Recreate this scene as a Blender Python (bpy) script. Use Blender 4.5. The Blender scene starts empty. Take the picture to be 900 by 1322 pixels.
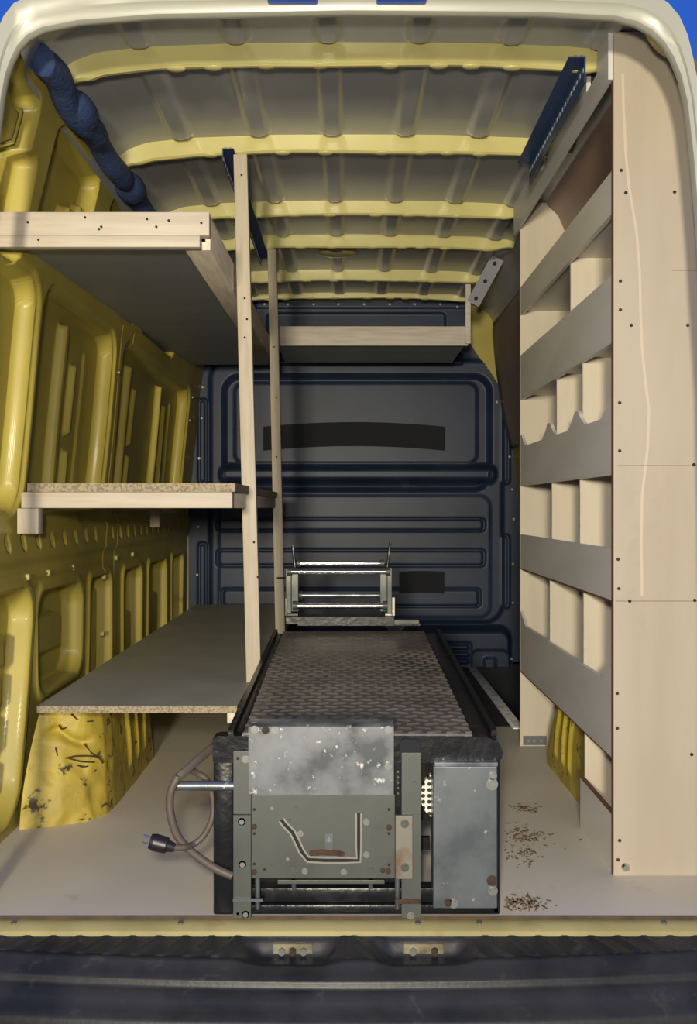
import bpy, bmesh, math, random
import numpy as np
from mathutils import Vector, Matrix, noise as mnoise

random.seed(7)
C = bpy.context.scene.collection
S = bpy.context.scene

# ------------------------------------------------------------------ camera numbers
FPX, CX, HY = 1250.0, 450.0, 655.0      # focal length in pixels, principal column, horizon row (900 x 1322 frame)
CAM = Vector((0.0, -2.016, 0.85))

def P(px, py, Y):                        # photograph pixel + depth into the van -> point in metres
    d = Y - CAM.y
    return Vector(((px - CX) * d / FPX, Y, CAM.z - (py - HY) * d / FPX))

# ------------------------------------------------------------------ materials
def new_mat(name):
    m = bpy.data.materials.new(name); m.use_nodes = True
    nt = m.node_tree
    return m, nt, nt.nodes['Principled BSDF']

def N(nt, kind, **kw):
    n = nt.nodes.new(kind)
    for k, v in kw.items():
        if k in n.inputs: n.inputs[k].default_value = v
        else: setattr(n, k, v)
    return n

def mat(name, col, rough=0.5, metal=0.0, col2=None, scale=6.0, stretch=(1, 1, 1), lo=0.4, hi=0.65, detail=5.0,
        bump=0.0, bscale=None, col3=None, scale3=3.0, lo3=0.6, hi3=0.66, spec=0.5, rvar=0.0, coat=0.0):
    m, nt, b = new_mat(name)
    b.inputs['Base Color'].default_value = (*col, 1)
    b.inputs['Roughness'].default_value = rough
    b.inputs['Metallic'].default_value = metal
    b.inputs['Specular IOR Level'].default_value = spec
    b.inputs['Coat Weight'].default_value = coat
    b.inputs['Coat Roughness'].default_value = 0.12
    tc = N(nt, 'ShaderNodeTexCoord'); mp = N(nt, 'ShaderNodeMapping')
    mp.inputs['Scale'].default_value = stretch
    nt.links.new(tc.outputs['Object'], mp.inputs['Vector'])
    out = None
    if col2:
        nz = N(nt, 'ShaderNodeTexNoise', Scale=scale, Detail=detail)
        nt.links.new(mp.outputs[0], nz.inputs['Vector'])
        mr = N(nt, 'ShaderNodeMapRange'); mr.inputs[1].default_value = lo; mr.inputs[2].default_value = hi
        nt.links.new(nz.outputs['Fac'], mr.inputs[0])
        mx = N(nt, 'ShaderNodeMix', data_type='RGBA')
        mx.inputs['A'].default_value = (*col, 1); mx.inputs['B'].default_value = (*col2, 1)
        nt.links.new(mr.outputs[0], mx.inputs['Factor'])
        out = mx.outputs['Result']
        if rvar:
            mr2 = N(nt, 'ShaderNodeMapRange'); mr2.inputs[3].default_value = rough - rvar; mr2.inputs[4].default_value = rough + rvar
            nt.links.new(mr.outputs[0], mr2.inputs[0]); nt.links.new(mr2.outputs[0], b.inputs['Roughness'])
    if col3:
        nz3 = N(nt, 'ShaderNodeTexNoise', Scale=scale3, Detail=8.0, Roughness=0.65)
        nt.links.new(tc.outputs['Object'], nz3.inputs['Vector'])
        mr3 = N(nt, 'ShaderNodeMapRange'); mr3.inputs[1].default_value = lo3; mr3.inputs[2].default_value = hi3
        nt.links.new(nz3.outputs['Fac'], mr3.inputs[0])
        mx3 = N(nt, 'ShaderNodeMix', data_type='RGBA')
        if out: nt.links.new(out, mx3.inputs['A'])
        else: mx3.inputs['A'].default_value = (*col, 1)
        mx3.inputs['B'].default_value = (*col3, 1)
        nt.links.new(mr3.outputs[0], mx3.inputs['Factor'])
        out = mx3.outputs['Result']
    if out: nt.links.new(out, b.inputs['Base Color'])
    if bump:
        nb = N(nt, 'ShaderNodeTexNoise', Scale=bscale or scale * 4, Detail=4.0)
        nt.links.new(mp.outputs[0], nb.inputs['Vector'])
        bp = N(nt, 'ShaderNodeBump', Strength=bump, Distance=0.01)
        nt.links.new(nb.outputs['Fac'], bp.inputs['Height']); nt.links.new(bp.outputs[0], b.inputs['Normal'])
    return m

YEL = mat('yellow_paint', (0.47, 0.385, 0.075), 0.48, 0, (0.385, 0.315, 0.065), 3.0, col3=(0.21, 0.17, 0.05), scale3=5, lo3=0.62, hi3=0.75, coat=0.06, spec=.35)
YELR = mat('worn_yellow_paint', (0.50, 0.39, 0.055), 0.55, 0, (0.38, 0.28, 0.04), 9.0, bump=0.35, bscale=30,
           col3=(0.06, 0.045, 0.022), scale3=22, lo3=0.585, hi3=0.64)
BOW = mat('pale_yellow_paint', (0.58, 0.52, 0.21), 0.32, 0, (0.52, 0.465, 0.18), 4.0, coat=0.25)
ROOF = mat('shade_grey_roof', (0.41, 0.42, 0.42), 0.36, 0, (0.35, 0.36, 0.36), 3.0, coat=0.2)  # yellow roof skin greyed: shade and sky reflection put into the colour
SILLP = mat('scuffed_sill_paint', (0.38, 0.335, 0.15), 0.45, 0, (0.30, 0.26, 0.11), 6.0, col3=(0.26, 0.20, 0.08), scale3=9, lo3=.6, hi3=.75)
CREAM = mat('bloom_pale_frame', (0.40, 0.395, 0.33), 0.35, 0, (0.37, 0.365, 0.305), 3.0, coat=0.15)  # yellow frame paled: overexposure and bloom put into the colour
PLY = mat('birch_plywood', (0.43, 0.375, 0.30), 0.55, 0, (0.395, 0.34, 0.27), 3.0, (3, 3, .6), bump=0.02, bscale=20, col3=(.36, .29, .215), scale3=4, lo3=.6, hi3=.8, spec=.3)
PLYF = mat('birch_divider', (0.55, 0.485, 0.385), 0.55, 0, (0.51, 0.45, 0.355), 3.0, (6, 6, 1))
LIP = mat('grey_faced_plywood', (0.74, 0.70, 0.62), 0.42, 0, (0.67, 0.63, 0.55), 2.5, (1, 1, 3))
EDGEF = mat('worn_dark_ply_edge', (0.085, 0.055, 0.03), 0.8, 0, (0.05, 0.033, 0.02), 20.0)
EDGE = mat('brown_ply_edge', (0.16, 0.075, 0.035), 0.7)
HARD = mat('brown_hardboard', (0.30, 0.205, 0.165), 0.45, 0, (0.25, 0.17, 0.135), 3.0)
PINE = mat('pine_timber', (0.54, 0.475, 0.37), 0.6, 0, (0.47, 0.40, 0.30), 5.0, (14, 14, 1.2), col3=(0.28, 0.19, 0.10), scale3=9, lo3=0.71, hi3=0.75)
PINEH = mat('pine_timber_across', (0.56, 0.49, 0.39), 0.6, 0, (0.50, 0.43, 0.33), 5.0, (1.2, 14, 14), col3=(0.30, 0.20, 0.11), scale3=9, lo3=0.72, hi3=0.75)
PINEY = mat('pine_timber_long', (0.70, 0.62, 0.50), 0.6, 0, (0.58, 0.50, 0.39), 5.0, (14, 1.2, 14))
PINEG = mat('weathered_timber', (0.58, 0.52, 0.46), 0.65, 0, (0.48, 0.42, 0.37), 5.0, (1.2, 14, 14))
CHIP = mat('raw_chipboard', (0.40, 0.33, 0.22), 0.8, 0, (0.23, 0.18, 0.105), 160.0, lo=0.42, hi=0.6, bump=0.3, bscale=160)
BOARD = mat('grey_coated_board', (0.43, 0.42, 0.325), 0.5, 0, (0.375, 0.365, 0.285), 5.0, col3=(0.50, 0.48, 0.40), scale3=60, lo3=0.72, hi3=0.78, spec=.3)
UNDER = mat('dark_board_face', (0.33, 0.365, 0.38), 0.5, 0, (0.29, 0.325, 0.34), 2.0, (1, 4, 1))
NAVY = mat('navy_plastic', (0.024, 0.036, 0.078), 0.42, 0, (0.015, 0.024, 0.054), 3.5, col3=(0.06, 0.075, 0.12), scale3=9, lo3=0.64, hi3=0.80, spec=.28)
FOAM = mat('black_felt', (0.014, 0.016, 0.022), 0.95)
FLOORM = mat('grey_beige_floor_ply', (0.66, 0.605, 0.495), 0.5, 0, (0.59, 0.54, 0.44), 2.2, col3=(0.46, 0.39, 0.29), scale3=7, lo3=0.62, hi3=0.8, spec=.35)
RUBB = mat('dark_rubber_floor', (0.055, 0.048, 0.04), 0.6, 0, (0.04, 0.035, 0.03), 8.0)
ALU = mat('scuffed_aluminium_strip', (0.88, 0.90, 0.93), 0.4, 0.0, (0.55, 0.57, 0.60), 30.0, lo=0.48, hi=0.62)
BLACKM = mat('black_painted_steel', (0.008, 0.0085, 0.011), 0.3, 0, (0.018, 0.019, 0.024), 12.0, lo=0.58, hi=0.72, bump=0.15, bscale=50, spec=.35)
SILV = mat('polished_sheet', (0.45, 0.475, 0.50), 0.30, 0.75, (0.12, 0.13, 0.145), 13.0, lo=0.36, hi=0.62, rvar=0.06,
           col3=(0.85, 0.85, 0.85), scale3=55, lo3=0.61, hi3=0.67)
STEEL = mat('grey_green_steel', (0.105, 0.114, 0.105), 0.45, 0.4, (0.07, 0.076, 0.07), 7.0, col3=(0.10, 0.058, 0.035), scale3=9, lo3=0.63, hi3=0.72, rvar=.06)
GALV = mat('dull_galvanised_sheet', (0.25, 0.275, 0.295), 0.36, 0.7, (0.10, 0.115, 0.13), 10.0, lo=0.36, hi=0.62, rvar=0.07, col3=(0.6, 0.6, 0.58), scale3=34, lo3=0.64, hi3=0.69)
RIM = mat('worn_bright_rim', (.30, .29, .26), .4, .5)
CHROME = mat('chrome', (0.82, 0.80, 0.75), 0.16, 1.0)
ZINC = mat('zinc_bolt', (0.22, 0.225, 0.22), 0.4, 0.5)
DARK = mat('dark_hole', (0.012, 0.011, 0.010), 0.8)
RUST = mat('rust', (0.065, 0.036, 0.022), 0.9, 0, (0.035, 0.02, 0.014), 60.0)
TREAD = mat('brown_worn_tread', (0.19, 0.165, 0.135), 0.36, 0.25, (0.13, 0.11, 0.09), 7.0, col3=(0.28, 0.245, 0.20), scale3=5, lo3=0.56, hi3=0.75)
CABLE = mat('grey_rubber_cable', (0.095, 0.075, 0.06), 0.55)
PLUGM = mat('black_plug_rubber', (0.012, 0.012, 0.014), 0.4)
BLUEM = mat('blue_black_steel', (0.035, 0.065, 0.16), 0.4, 0.1, (0.028, 0.05, 0.125), 10.0)
LOOM = mat('dark_blue_foam', (0.030, 0.058, 0.165), 0.85, 0, (0.024, 0.046, 0.13), 25.0, bump=0.4, bscale=60)
BUMP = mat('weathered_bumper_plastic', (0.028, 0.028, 0.027), 0.42, 0, (0.014, 0.0145, 0.015), 9.0, col3=(0.075, 0.07, 0.058), scale3=14, lo3=0.60, hi3=0.8, bump=0.06, bscale=60, spec=.34)
BRASS = mat('yellow_zinc_plate', (0.34, 0.30, 0.20), 0.45, 0.4, (0.14, 0.12, 0.07), 30.0)
ASPH = mat('dark_asphalt', (0.10, 0.10, 0.10), 0.9, 0, (0.14, 0.14, 0.14), 60.0)
DIRT = mat('brown_dirt', (0.15, 0.10, 0.055), 0.95)
GLUE = mat('pale_dried_glue', (0.53, 0.455, 0.355), 0.4)
PENC = mat('pencil_grey', (0.22, 0.16, 0.11), 0.8)

def perforated(name, col, hole, pitch, r):
    m, nt, b = new_mat(name)
    b.inputs['Roughness'].default_value = 0.45; b.inputs['Metallic'].default_value = 0.3
    tc = N(nt, 'ShaderNodeTexCoord'); sp = N(nt, 'ShaderNodeSeparateXYZ')
    nt.links.new(tc.outputs['Object'], sp.inputs[0])
    sq = []
    for ax in ('X', 'Z'):
        md = N(nt, 'ShaderNodeMath', operation='PINGPONG'); md.inputs[1].default_value = pitch / 2
        nt.links.new(sp.outputs[ax], md.inputs[0])
        p = N(nt, 'ShaderNodeMath', operation='POWER'); p.inputs[1].default_value = 2
        nt.links.new(md.outputs[0], p.inputs[0]); sq.append(p)
    ad = N(nt, 'ShaderNodeMath', operation='ADD')
    nt.links.new(sq[0].outputs[0], ad.inputs[0]); nt.links.new(sq[1].outputs[0], ad.inputs[1])
    lt = N(nt, 'ShaderNodeMath', operation='LESS_THAN'); lt.inputs[1].default_value = r * r
    nt.links.new(ad.outputs[0], lt.inputs[0])
    mx = N(nt, 'ShaderNodeMix', data_type='RGBA'); mx.inputs['A'].default_value = (*col, 1); mx.inputs['B'].default_value = (*hole, 1)
    nt.links.new(lt.outputs[0], mx.inputs['Factor']); nt.links.new(mx.outputs['Result'], b.inputs['Base Color'])
    return m
GRILLE = perforated('perforated_grille', (0.70, 0.68, 0.62), (0.012, 0.012, 0.012), 0.0125, 0.0042)

# ------------------------------------------------------------------ objects
ORG = {}

def place(o, c, parent):
    ORG[o.name] = Vector(c)
    if parent is not None:
        o.parent = parent
        o.location = Vector(c) - ORG[parent.name]
    else:
        o.location = c

def finish(name, me, m, parent, smooth, label):
    co = np.empty(len(me.vertices) * 3, dtype=np.float32); me.vertices.foreach_get('co', co); co = co.reshape(-1, 3)
    lo, hi = co.min(0), co.max(0)
    c = Vector(((lo[0] + hi[0]) / 2, (lo[1] + hi[1]) / 2, lo[2])) if parent is None else Vector((lo + hi) / 2)
    co -= np.array(c, dtype=np.float32)
    me.vertices.foreach_set('co', co.ravel())
    me.materials.append(m)
    if smooth is not None:
        me.shade_smooth()
        if smooth > 0: me.set_sharp_from_angle(angle=math.radians(smooth))
    me.update()
    o = bpy.data.objects.new(name, me); C.objects.link(o)
    place(o, c, parent)
    if label: o['label'] = label
    return o

class MB:
    def __init__(s): s.bm = bmesh.new()
    def box(s, x0, x1, y0, y1, z0, z1, bev=0.0, M4=None):
        r = bmesh.ops.create_cube(s.bm, size=1.0)
        vs = r['verts']
        for v in vs:
            v.co = Vector((x0 + (v.co.x + .5) * (x1 - x0), y0 + (v.co.y + .5) * (y1 - y0), z0 + (v.co.z + .5) * (z1 - z0)))
            if M4: v.co = M4 @ v.co
        if bev:
            es = list({e for v in vs for e in v.link_edges})
            bmesh.ops.bevel(s.bm, geom=es, offset=bev, segments=2, affect='EDGES', profile=0.5)
        return s
    def hexa(s, bot, top, bev=0.0):                     # eight corners: bottom four, top four
        vs = [s.bm.verts.new(p) for p in list(bot) + list(top)]
        for f in ((3, 2, 1, 0), (4, 5, 6, 7), (0, 1, 5, 4), (1, 2, 6, 5), (2, 3, 7, 6), (3, 0, 4, 7)):
            s.bm.faces.new([vs[i] for i in f])
        if bev:
            es = list({e for v in vs for e in v.link_edges})
            bmesh.ops.bevel(s.bm, geom=es, offset=bev, segments=2, affect='EDGES', profile=0.5)
        return s
    def prism(s, pts, axis, a0, a1):
        def mk(p, a):
            return {'y': (p[0], a, p[1]), 'x': (a, p[0], p[1]), 'z': (p[0], p[1], a)}[axis]
        A = [s.bm.verts.new(mk(p, a0)) for p in pts]; B = [s.bm.verts.new(mk(p, a1)) for p in pts]
        n = len(pts)
        s.bm.faces.new(A); s.bm.faces.new(B[::-1])
        for i in range(n):
            s.bm.faces.new((A[i], B[i], B[(i + 1) % n], A[(i + 1) % n]))
        return s
    def cyl(s, p0, p1, r, seg=20, r2=None):
        p0, p1 = Vector(p0), Vector(p1); d = p1 - p0
        q = d.to_track_quat('Z', 'Y').to_matrix().to_4x4()
        bmesh.ops.create_cone(s.bm, cap_ends=True, segments=seg, radius1=r, radius2=r if r2 is None else r2, depth=d.length,
                              matrix=Matrix.Translation((p0 + p1) / 2) @ q)
        return s
    def tube(s, pts, r, seg=10, sub=8, flat=1.0):
        pts = [Vector(p) for p in pts]; q = []
        for i in range(len(pts) - 1):
            a, b, c, d = pts[max(i - 1, 0)], pts[i], pts[i + 1], pts[min(i + 2, len(pts) - 1)]
            for k in range(sub):
                t = k / sub
                q.append(0.5 * ((2 * b) + (c - a) * t + (2 * a - 5 * b + 4 * c - d) * t * t + (3 * b - a - 3 * c + d) * t ** 3))
        q.append(pts[-1])
        rings = []; up = Vector((0.3, 0.9, 0.2)).normalized()
        for i, p in enumerate(q):
            t = (q[min(i + 1, len(q) - 1)] - q[max(i - 1, 0)]).normalized()
            u = t.cross(up).normalized(); up = u.cross(t).normalized()
            rings.append([s.bm.verts.new(p + r * (math.cos(2 * math.pi * k / seg) * u + flat * math.sin(2 * math.pi * k / seg) * up)) for k in range(seg)])
        for a, b in zip(rings, rings[1:]):
            for k in range(seg): s.bm.faces.new((a[k], a[(k + 1) % seg], b[(k + 1) % seg], b[k]))
        s.bm.faces.new(rings[0][::-1]); s.bm.faces.new(rings[-1])
        return s
    def ribbon(s, pts, w, y0, y1):                      # bar of width w along pts (x,z), from depth y0 to y1
        L, R = [], []
        pts = [Vector(p) for p in pts]
        for i, p in enumerate(pts):
            t = (pts[min(i + 1, len(pts) - 1)] - pts[max(i - 1, 0)]).normalized()
            n = Vector((-t.y, t.x)) * w / 2
            L.append(p + n); R.append(p - n)
        for i in range(len(pts) - 1):
            s.prism([L[i], L[i + 1], R[i + 1], R[i]], 'y', y0, y1)
        return s
    def build(s, name, m, parent=None, smooth=35, label=None):
        bmesh.ops.recalc_face_normals(s.bm, faces=s.bm.faces[:])
        me = bpy.data.meshes.new(name); s.bm.to_mesh(me); s.bm.free()
        return finish(name, me, m, parent, smooth, label)

def thing(name, label, cat, loc, group=None):
    o = bpy.data.objects.new(name, None); C.objects.link(o); o.empty_display_size = 0.1
    ORG[o.name] = Vector(loc); o.location = loc
    return tag(o, label, cat, group)

def tag(o, label, cat, group=None):
    o['label'] = label; o['category'] = cat
    if group: o['group'] = group
    return o

def struct(o):
    o['kind'] = 'structure'; return o

def sheet(name, X, Y, Z, m, parent=None, keep=None, flip=False, label=None):     # a grid of points as one smooth pressed sheet
    a, b = X.shape
    v = np.stack([X, Y, Z], -1).reshape(-1, 3)
    idx = np.arange(a * b).reshape(a, b)
    q = np.stack([idx[:-1, :-1], idx[1:, :-1], idx[1:, 1:], idx[:-1, 1:]], -1).reshape(-1, 4)
    if keep is not None:
        k = keep.ravel(); q = q[k[q].all(1)]
        used = np.unique(q); remap = -np.ones(a * b, int); remap[used] = np.arange(len(used)); v = v[used]; q = remap[q]
    if flip: q = q[:, ::-1]
    me = bpy.data.meshes.new(name); me.from_pydata(v.tolist(), [], q.tolist()); me.validate()
    return finish(name, me, m, parent, 0, label)

def ss(a, b, x):
    t = np.clip((x - a) / (b - a), 0, 1); return t * t * (3 - 2 * t)

def rrect(u, v, u0, u1, v0, v1, r, soft):               # 1 inside a rounded rectangle, 0 outside
    cu, cv, hu, hv = (u0 + u1) / 2, (v0 + v1) / 2, (u1 - u0) / 2 - r, (v1 - v0) / 2 - r
    du, dv = np.abs(u - cu) - hu, np.abs(v - cv) - hv
    sd = np.hypot(np.maximum(du, 0), np.maximum(dv, 0)) + np.minimum(np.maximum(du, dv), 0) - r
    return 1 - ss(-soft / 2, soft / 2, sd)

# ------------------------------------------------------------------ van shell profile
XC = 0.03
PROF = [(.910, 0), (.905, .75), (.835, 1.48), (.792, 1.72), (.772, 1.82), (.747, 1.885), (.705, 1.928), (.64, 1.953), (.5, 1.967), (.25, 1.976), (0, 1.977)]
PZ = np.array([p[1] for p in PROF]); PW = np.array([p[0] for p in PROF])
def wz(z): return np.interp(z, PZ, PW)                  # half width at height
LEN = 3.25

# ---- floor
fl = MB(); fl.prism([(-.90, .0), (.97, .0), (.97, 1.74), (.34, 1.74), (.34, 3.3), (-.90, 3.3)], 'z', -.012, 0)
floor = struct(fl.build('floor', FLOORM, None, None))
MB().box(.34, .632, 1.74, 3.3, -.012, -.001).build('rubber_mat', RUBB, floor, None)
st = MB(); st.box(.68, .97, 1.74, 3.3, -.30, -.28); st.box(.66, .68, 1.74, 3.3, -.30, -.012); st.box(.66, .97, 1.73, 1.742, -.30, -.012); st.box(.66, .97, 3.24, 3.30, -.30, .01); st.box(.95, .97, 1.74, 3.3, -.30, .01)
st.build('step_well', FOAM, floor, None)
struct(MB().box(.632, .676, 1.70, 3.22, -.006, .004, .002).build('trim_1', ALU))['label'] = 'scuffed pale metal edging strip along the floor by the step well'
# debris: flakes of dirt on the floor between machine and shelving
db = MB(); rr = random.Random(3)
for cx, cy, n, sx, sy in ((675, 1043, 30, 9, 2), (682, 1046, 30, 7, 2), (670, 1075, 60, 14, 5), (682, 1084, 40, 10, 3), (690, 1078, 20, 10, 2), (672, 1108, 50, 16, 6), (680, 1100, 24, 8, 3), (664, 1163, 60, 14, 4), (690, 1166, 50, 12, 3), (676, 1172, 40, 16, 3), (655, 1090, 14, 6, 14), (720, 1100, 5, 20, 16)):
    for _ in range(n):
        px, py = rr.gauss(cx, sx), rr.gauss(cy, sy)
        if py < 990 or px < 652: continue
        d = CAM.z * FPX / (py - HY); x = (px - CX) * d / FPX; y = CAM.y + d
        if y < .02: continue
        a, L, w = rr.uniform(0, 6.28), rr.uniform(.001, .0045) * rr.uniform(.6, 1.8), rr.uniform(.0008, .0022)
        c, s_ = math.cos(a), math.sin(a)
        q = [(x + c * L - s_ * w, y + s_ * L + c * w), (x - c * L * .7 - s_ * w * .8, y - s_ * L * .7 + c * w), (x - c * L + s_ * w, y - s_ * L - c * w), (x + c * L * .8 + s_ * w, y + s_ * L * .8 - c * w)]
        db.prism(q, 'z', .0002, .0018)
o = db.build('dirt_litter', DIRT, None, None); o['kind'] = 'stuff'; tag(o, 'brown crumbs of dirt on floor beside the steel machine', 'dirt')

# ---- ceiling: roof skin with longitudinal swages, then five bows
def roof_curve(n, w_max=None):
    half = []
    pts = [(w, z) for w, z in PROF if z >= 1.82]
    t = np.linspace(0, 1, n); seg = [0]
    for a, b in zip(pts, pts[1:]): seg.append(seg[-1] + math.hypot(b[0] - a[0], b[1] - a[1]))
    seg = np.array(seg) / seg[-1]
    from_w = np.interp(t, seg, [p[0] for p in pts]); from_z = np.interp(t, seg, [p[1] for p in pts])
    k = np.ones(9) / 9                                                    # soften the corners
    pad = lambda q: np.convolve(np.concatenate([np.full(4, q[0]), q, np.full(4, q[-1])]), k, 'valid')
    from_w, from_z = pad(from_w), pad(from_z)
    x = np.concatenate([XC - from_w, (XC + from_w)[::-1][1:]]); z = np.concatenate([from_z, from_z[::-1][1:]])
    return x, z
rx, rz = roof_curve(150)
tx, tz = np.gradient(rx), np.gradient(rz); ln = np.hypot(tx, tz); nx, nz = tz / ln, -tx / ln      # inward (downward) normal
yy = np.linspace(.03, LEN + .04, 330)
X2, Y2 = np.meshgrid(rx, yy, indexing='ij'); Z2 = np.meshgrid(rz, yy, indexing='ij')[0]
NX, NZ = np.meshgrid(nx, yy, indexing='ij')[0], np.meshgrid(nz, yy, indexing='ij')[0]
BOWS = [.33, .91, 1.54, 1.98, 2.57, 3.06]
off = np.zeros_like(X2)
ends = [.06] + [b for b in BOWS]
for a, b in zip(ends, ends[1:]):
    for i, xr in enumerate((-.50, -.27, -.05, .17, .39, .60)):
        off += 0.014 * rrect(X2, Y2, xr - .028, xr + .028, a + .09, b - .012, .027, .022)
off += (.050 + .045 * (X2 > 0)) * (1 - ss(.03, .22, Y2)) * ss(.56, .72, np.abs(X2))
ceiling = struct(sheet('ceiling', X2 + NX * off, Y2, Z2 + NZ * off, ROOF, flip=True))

G_rx, G_rz, G_nx, G_nz = rx, rz, nx, nz
def bow(Y, h=.052, w=.026):
    prof = [(0, -.004), (.002, h * .9), (.008, h), (w - .008, h), (w - .002, h * .9), (w + .02, .004), (w + .03, -.004)]
    m_ = (G_rz > np.where(G_rx > 0, 1.945, 1.872)); rx, nx, rz, nz = G_rx[m_], G_nx[m_], G_rz[m_], G_nz[m_]; n = len(rx)
    X = np.zeros((n, len(prof))); Yg = X.copy(); Z = X.copy()
    endfade = ss(.0, .16, np.minimum(np.arange(n), n - 1 - np.arange(n)) / n * 2.0) * .5 + .5
    for j, (dy, e) in enumerate(prof):
        wave = .0018 * np.sin(rx * 9 + Y * 7)
        X[:, j] = rx + nx * e * endfade; Z[:, j] = rz + nz * (e * endfade + (wave if e > .01 else 0)); Yg[:, j] = Y + dy
    o = sheet('roof_bow', X, Yg, Z, BOW, ceiling, flip=True)
    o.data.set_sharp_from_angle(angle=math.radians(40))
    # pressed spot-weld tongues under the bow
    t = MB()
    for xr in (-.42, -.33, -.20, -.07, .10, .22, .30, .40):
        k = int(np.argmin(abs(rx - xr)))
        bmesh.ops.create_uvsphere(t.bm, u_segments=14, v_segments=8, radius=1, matrix=Matrix.Translation((xr, Y + w - .012, rz[k] - h + .002)) @ Matrix.Diagonal((.024, .014, .006, 1)))
    t.build('weld_tongue', BOW, o, 0)
for b in BOWS[:-1]: bow(b)
bow(BOWS[-1], .03, .02)

c = P(436, 326, 2.25); m = MB(); bmesh.ops.create_uvsphere(m.bm, u_segments=28, v_segments=12, radius=1, matrix=Matrix.Translation((c.x, 2.25, 1.972)) @ Matrix.Diagonal((.085, .05, .020, 1)))
m.build('roof_cap', BOW, ceiling, 0)
# ---- side walls as pressed sheets
def wall_sheet(sgn, name, y0, y1, ny, nz_, detail=True):
    z = np.linspace(0, 1.86, nz_); y = np.linspace(y0, y1, ny)
    Zg, Yg = np.meshgrid(z, y, indexing='ij')
    o = np.zeros_like(Zg); sf = .009
    # big fields between the pillars, two ribs in each
    for a, b in ((-.3, .53), (.595, 1.36), (1.50, 2.92)):
        o -= .050 * rrect(Yg, Zg, a, b, .845, 1.44, .07, sf)
        o -= .010 * rrect(Yg, Zg, a - .02, b + .02, .83, 1.46, .09, .01)
    for yr, w, z0, z1, h in ((.905, .035, .86, 1.40, .030), (1.055, .022, .90, 1.03, .020), (1.055, .022, 1.08, 1.30, .020), (1.20, .05, .9, 1.36, .008),
                             (1.76, .03, .86, 1.40, .028), (1.91, .02, .88, 1.06, .018), (1.91, .02, 1.10, 1.33, .018), (2.38, .03, .86, 1.40, .028), (2.55, .02, .88, 1.33, .018), (2.72, .05, .9, 1.36, .01)):
        o += h * rrect(Yg, Zg, yr - w / 2, yr + w / 2, z0, z1, w * .45, .012)
    # belt line with slanted slots
    o += .012 * rrect(Yg, Zg, -.5, 3.6, .70, .80, .02, .03)
    for k in range(26):
        yc = .32 + .12 * k
        if 1.38 < yc < 1.5: continue
        o -= .016 * rrect(Yg + (Zg - .757) * .9, Zg, yc - .011, yc + .011, .738, .776, .010, .010)
    o += .006 * rrect(Yg, Zg, -.5, 1.40, .655, .662, .003, .008)
    # lower openings
    o -= .060 * rrect(Yg - .25 * (Zg - .05), Zg, -.30, .505, .05, .625, .09, .022)
    o += .012 * rrect(Yg - .25 * (Zg - .05), Zg, -.30, .545, .03, .65, .10, .014)
    for z_ in (.20, .31, .42, .52): o += .030 * rrect(Yg, Zg, -.3, .40 + z_ * .2, z_ - .085, z_, .015, .012)
    for a, b, z0, z1, r in ((.70, 1.13, .325, .605, .07), (1.235, 1.53, .20, .605, .05), (1.74, 2.05, .22, .60, .05), (2.20, 2.60, .22, .60, .05), (2.76, 3.06, .22, .60, .04)):
        o -= .058 * rrect(Yg, Zg, a, b, z0, z1, r, sf)
        o += .010 * rrect(Yg, Zg, a - .02, b + .035, z0 - .025, z1 + .025, r, .016)
        o -= .010 * rrect(Yg, Zg, a - .002, b + .004, z0 - .002, z1 + .004, r, .012)
    # stiffening boxes seen inside those openings
    for a, b, z0, z1, h in ((.76, .99, .42, .53, .040), (1.28, 1.50, .20, .56, .020),
                            (1.76, 1.98, .22, .43, .038), (2.24, 2.52, .22, .46, .038), (2.80, 3.0, .22, .54, .02)):
        o += h * rrect(Yg, Zg, a, b, z0, z1, .015, .012)
    # pillars joint lines
    for yl in (1.43, 1.60):
        o -= .006 * rrect(Yg, Zg, yl - .004, yl + .004, .05, 1.5, .003, .008)
    # upper frames below the roof rail
    for a, b in ((-.1, .30), (.44, .86), (1.02, 1.60), (1.72, 2.4)):
        o -= .055 * rrect(Yg + (1.66 - Zg) * .12, Zg, a, b, 1.53, 1.83, .04, sf)
    for a, b, z0, z1, h in ((.05, .24, 1.60, 1.78, .035), (.255, .272, 1.55, 1.80, .03), (.70, .80, 1.54, 1.70, .035), (.815, .83, 1.54, 1.74, .03), (1.4, 1.5, 1.55, 1.7, .03)):
        o += h * rrect(Yg + (1.66 - Zg) * .12, Zg, a, b, z0, z1, .012, .01)
    o -= .055 * rrect(Yg, Zg, -.5, .36, 1.455, 1.70, .02, .02)
    o += (.050 + .11 * (sgn > 0)) * (1 - ss(.03, .22, Yg)) * ss(1.62, 1.86, Zg)
    w = wz(Zg)
    dents = .0025 * np.sin(Yg * 5.3 + Zg * 3) * np.sin(Zg * 6 + Yg)
    X = XC + sgn * (w - o + dents)
    return struct(sheet(name, X, Yg, Zg, YEL, flip=(sgn > 0)))
wall_left = wall_sheet(-1, 'wall_left', .03, LEN, 800, 320)
wall_right = wall_sheet(1, 'wall_right', .03, LEN, 300, 140)
# small bright fixing studs on the left pillars
for y, z in ((1.43, 1.33), (1.45, .60), (3.0, 1.42), (2.98, 1.30), (1.43, .40), (.80, .66), (1.05, .66), (1.62, .66), (1.9, .66), (.62, .66)):
    w = float(wz(z))
    MB().cyl((XC - w - .004, y, z), (XC - w + .008, y, z), .009, 14).build('stud', ZINC if z > 1 else BOW, wall_left)

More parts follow.
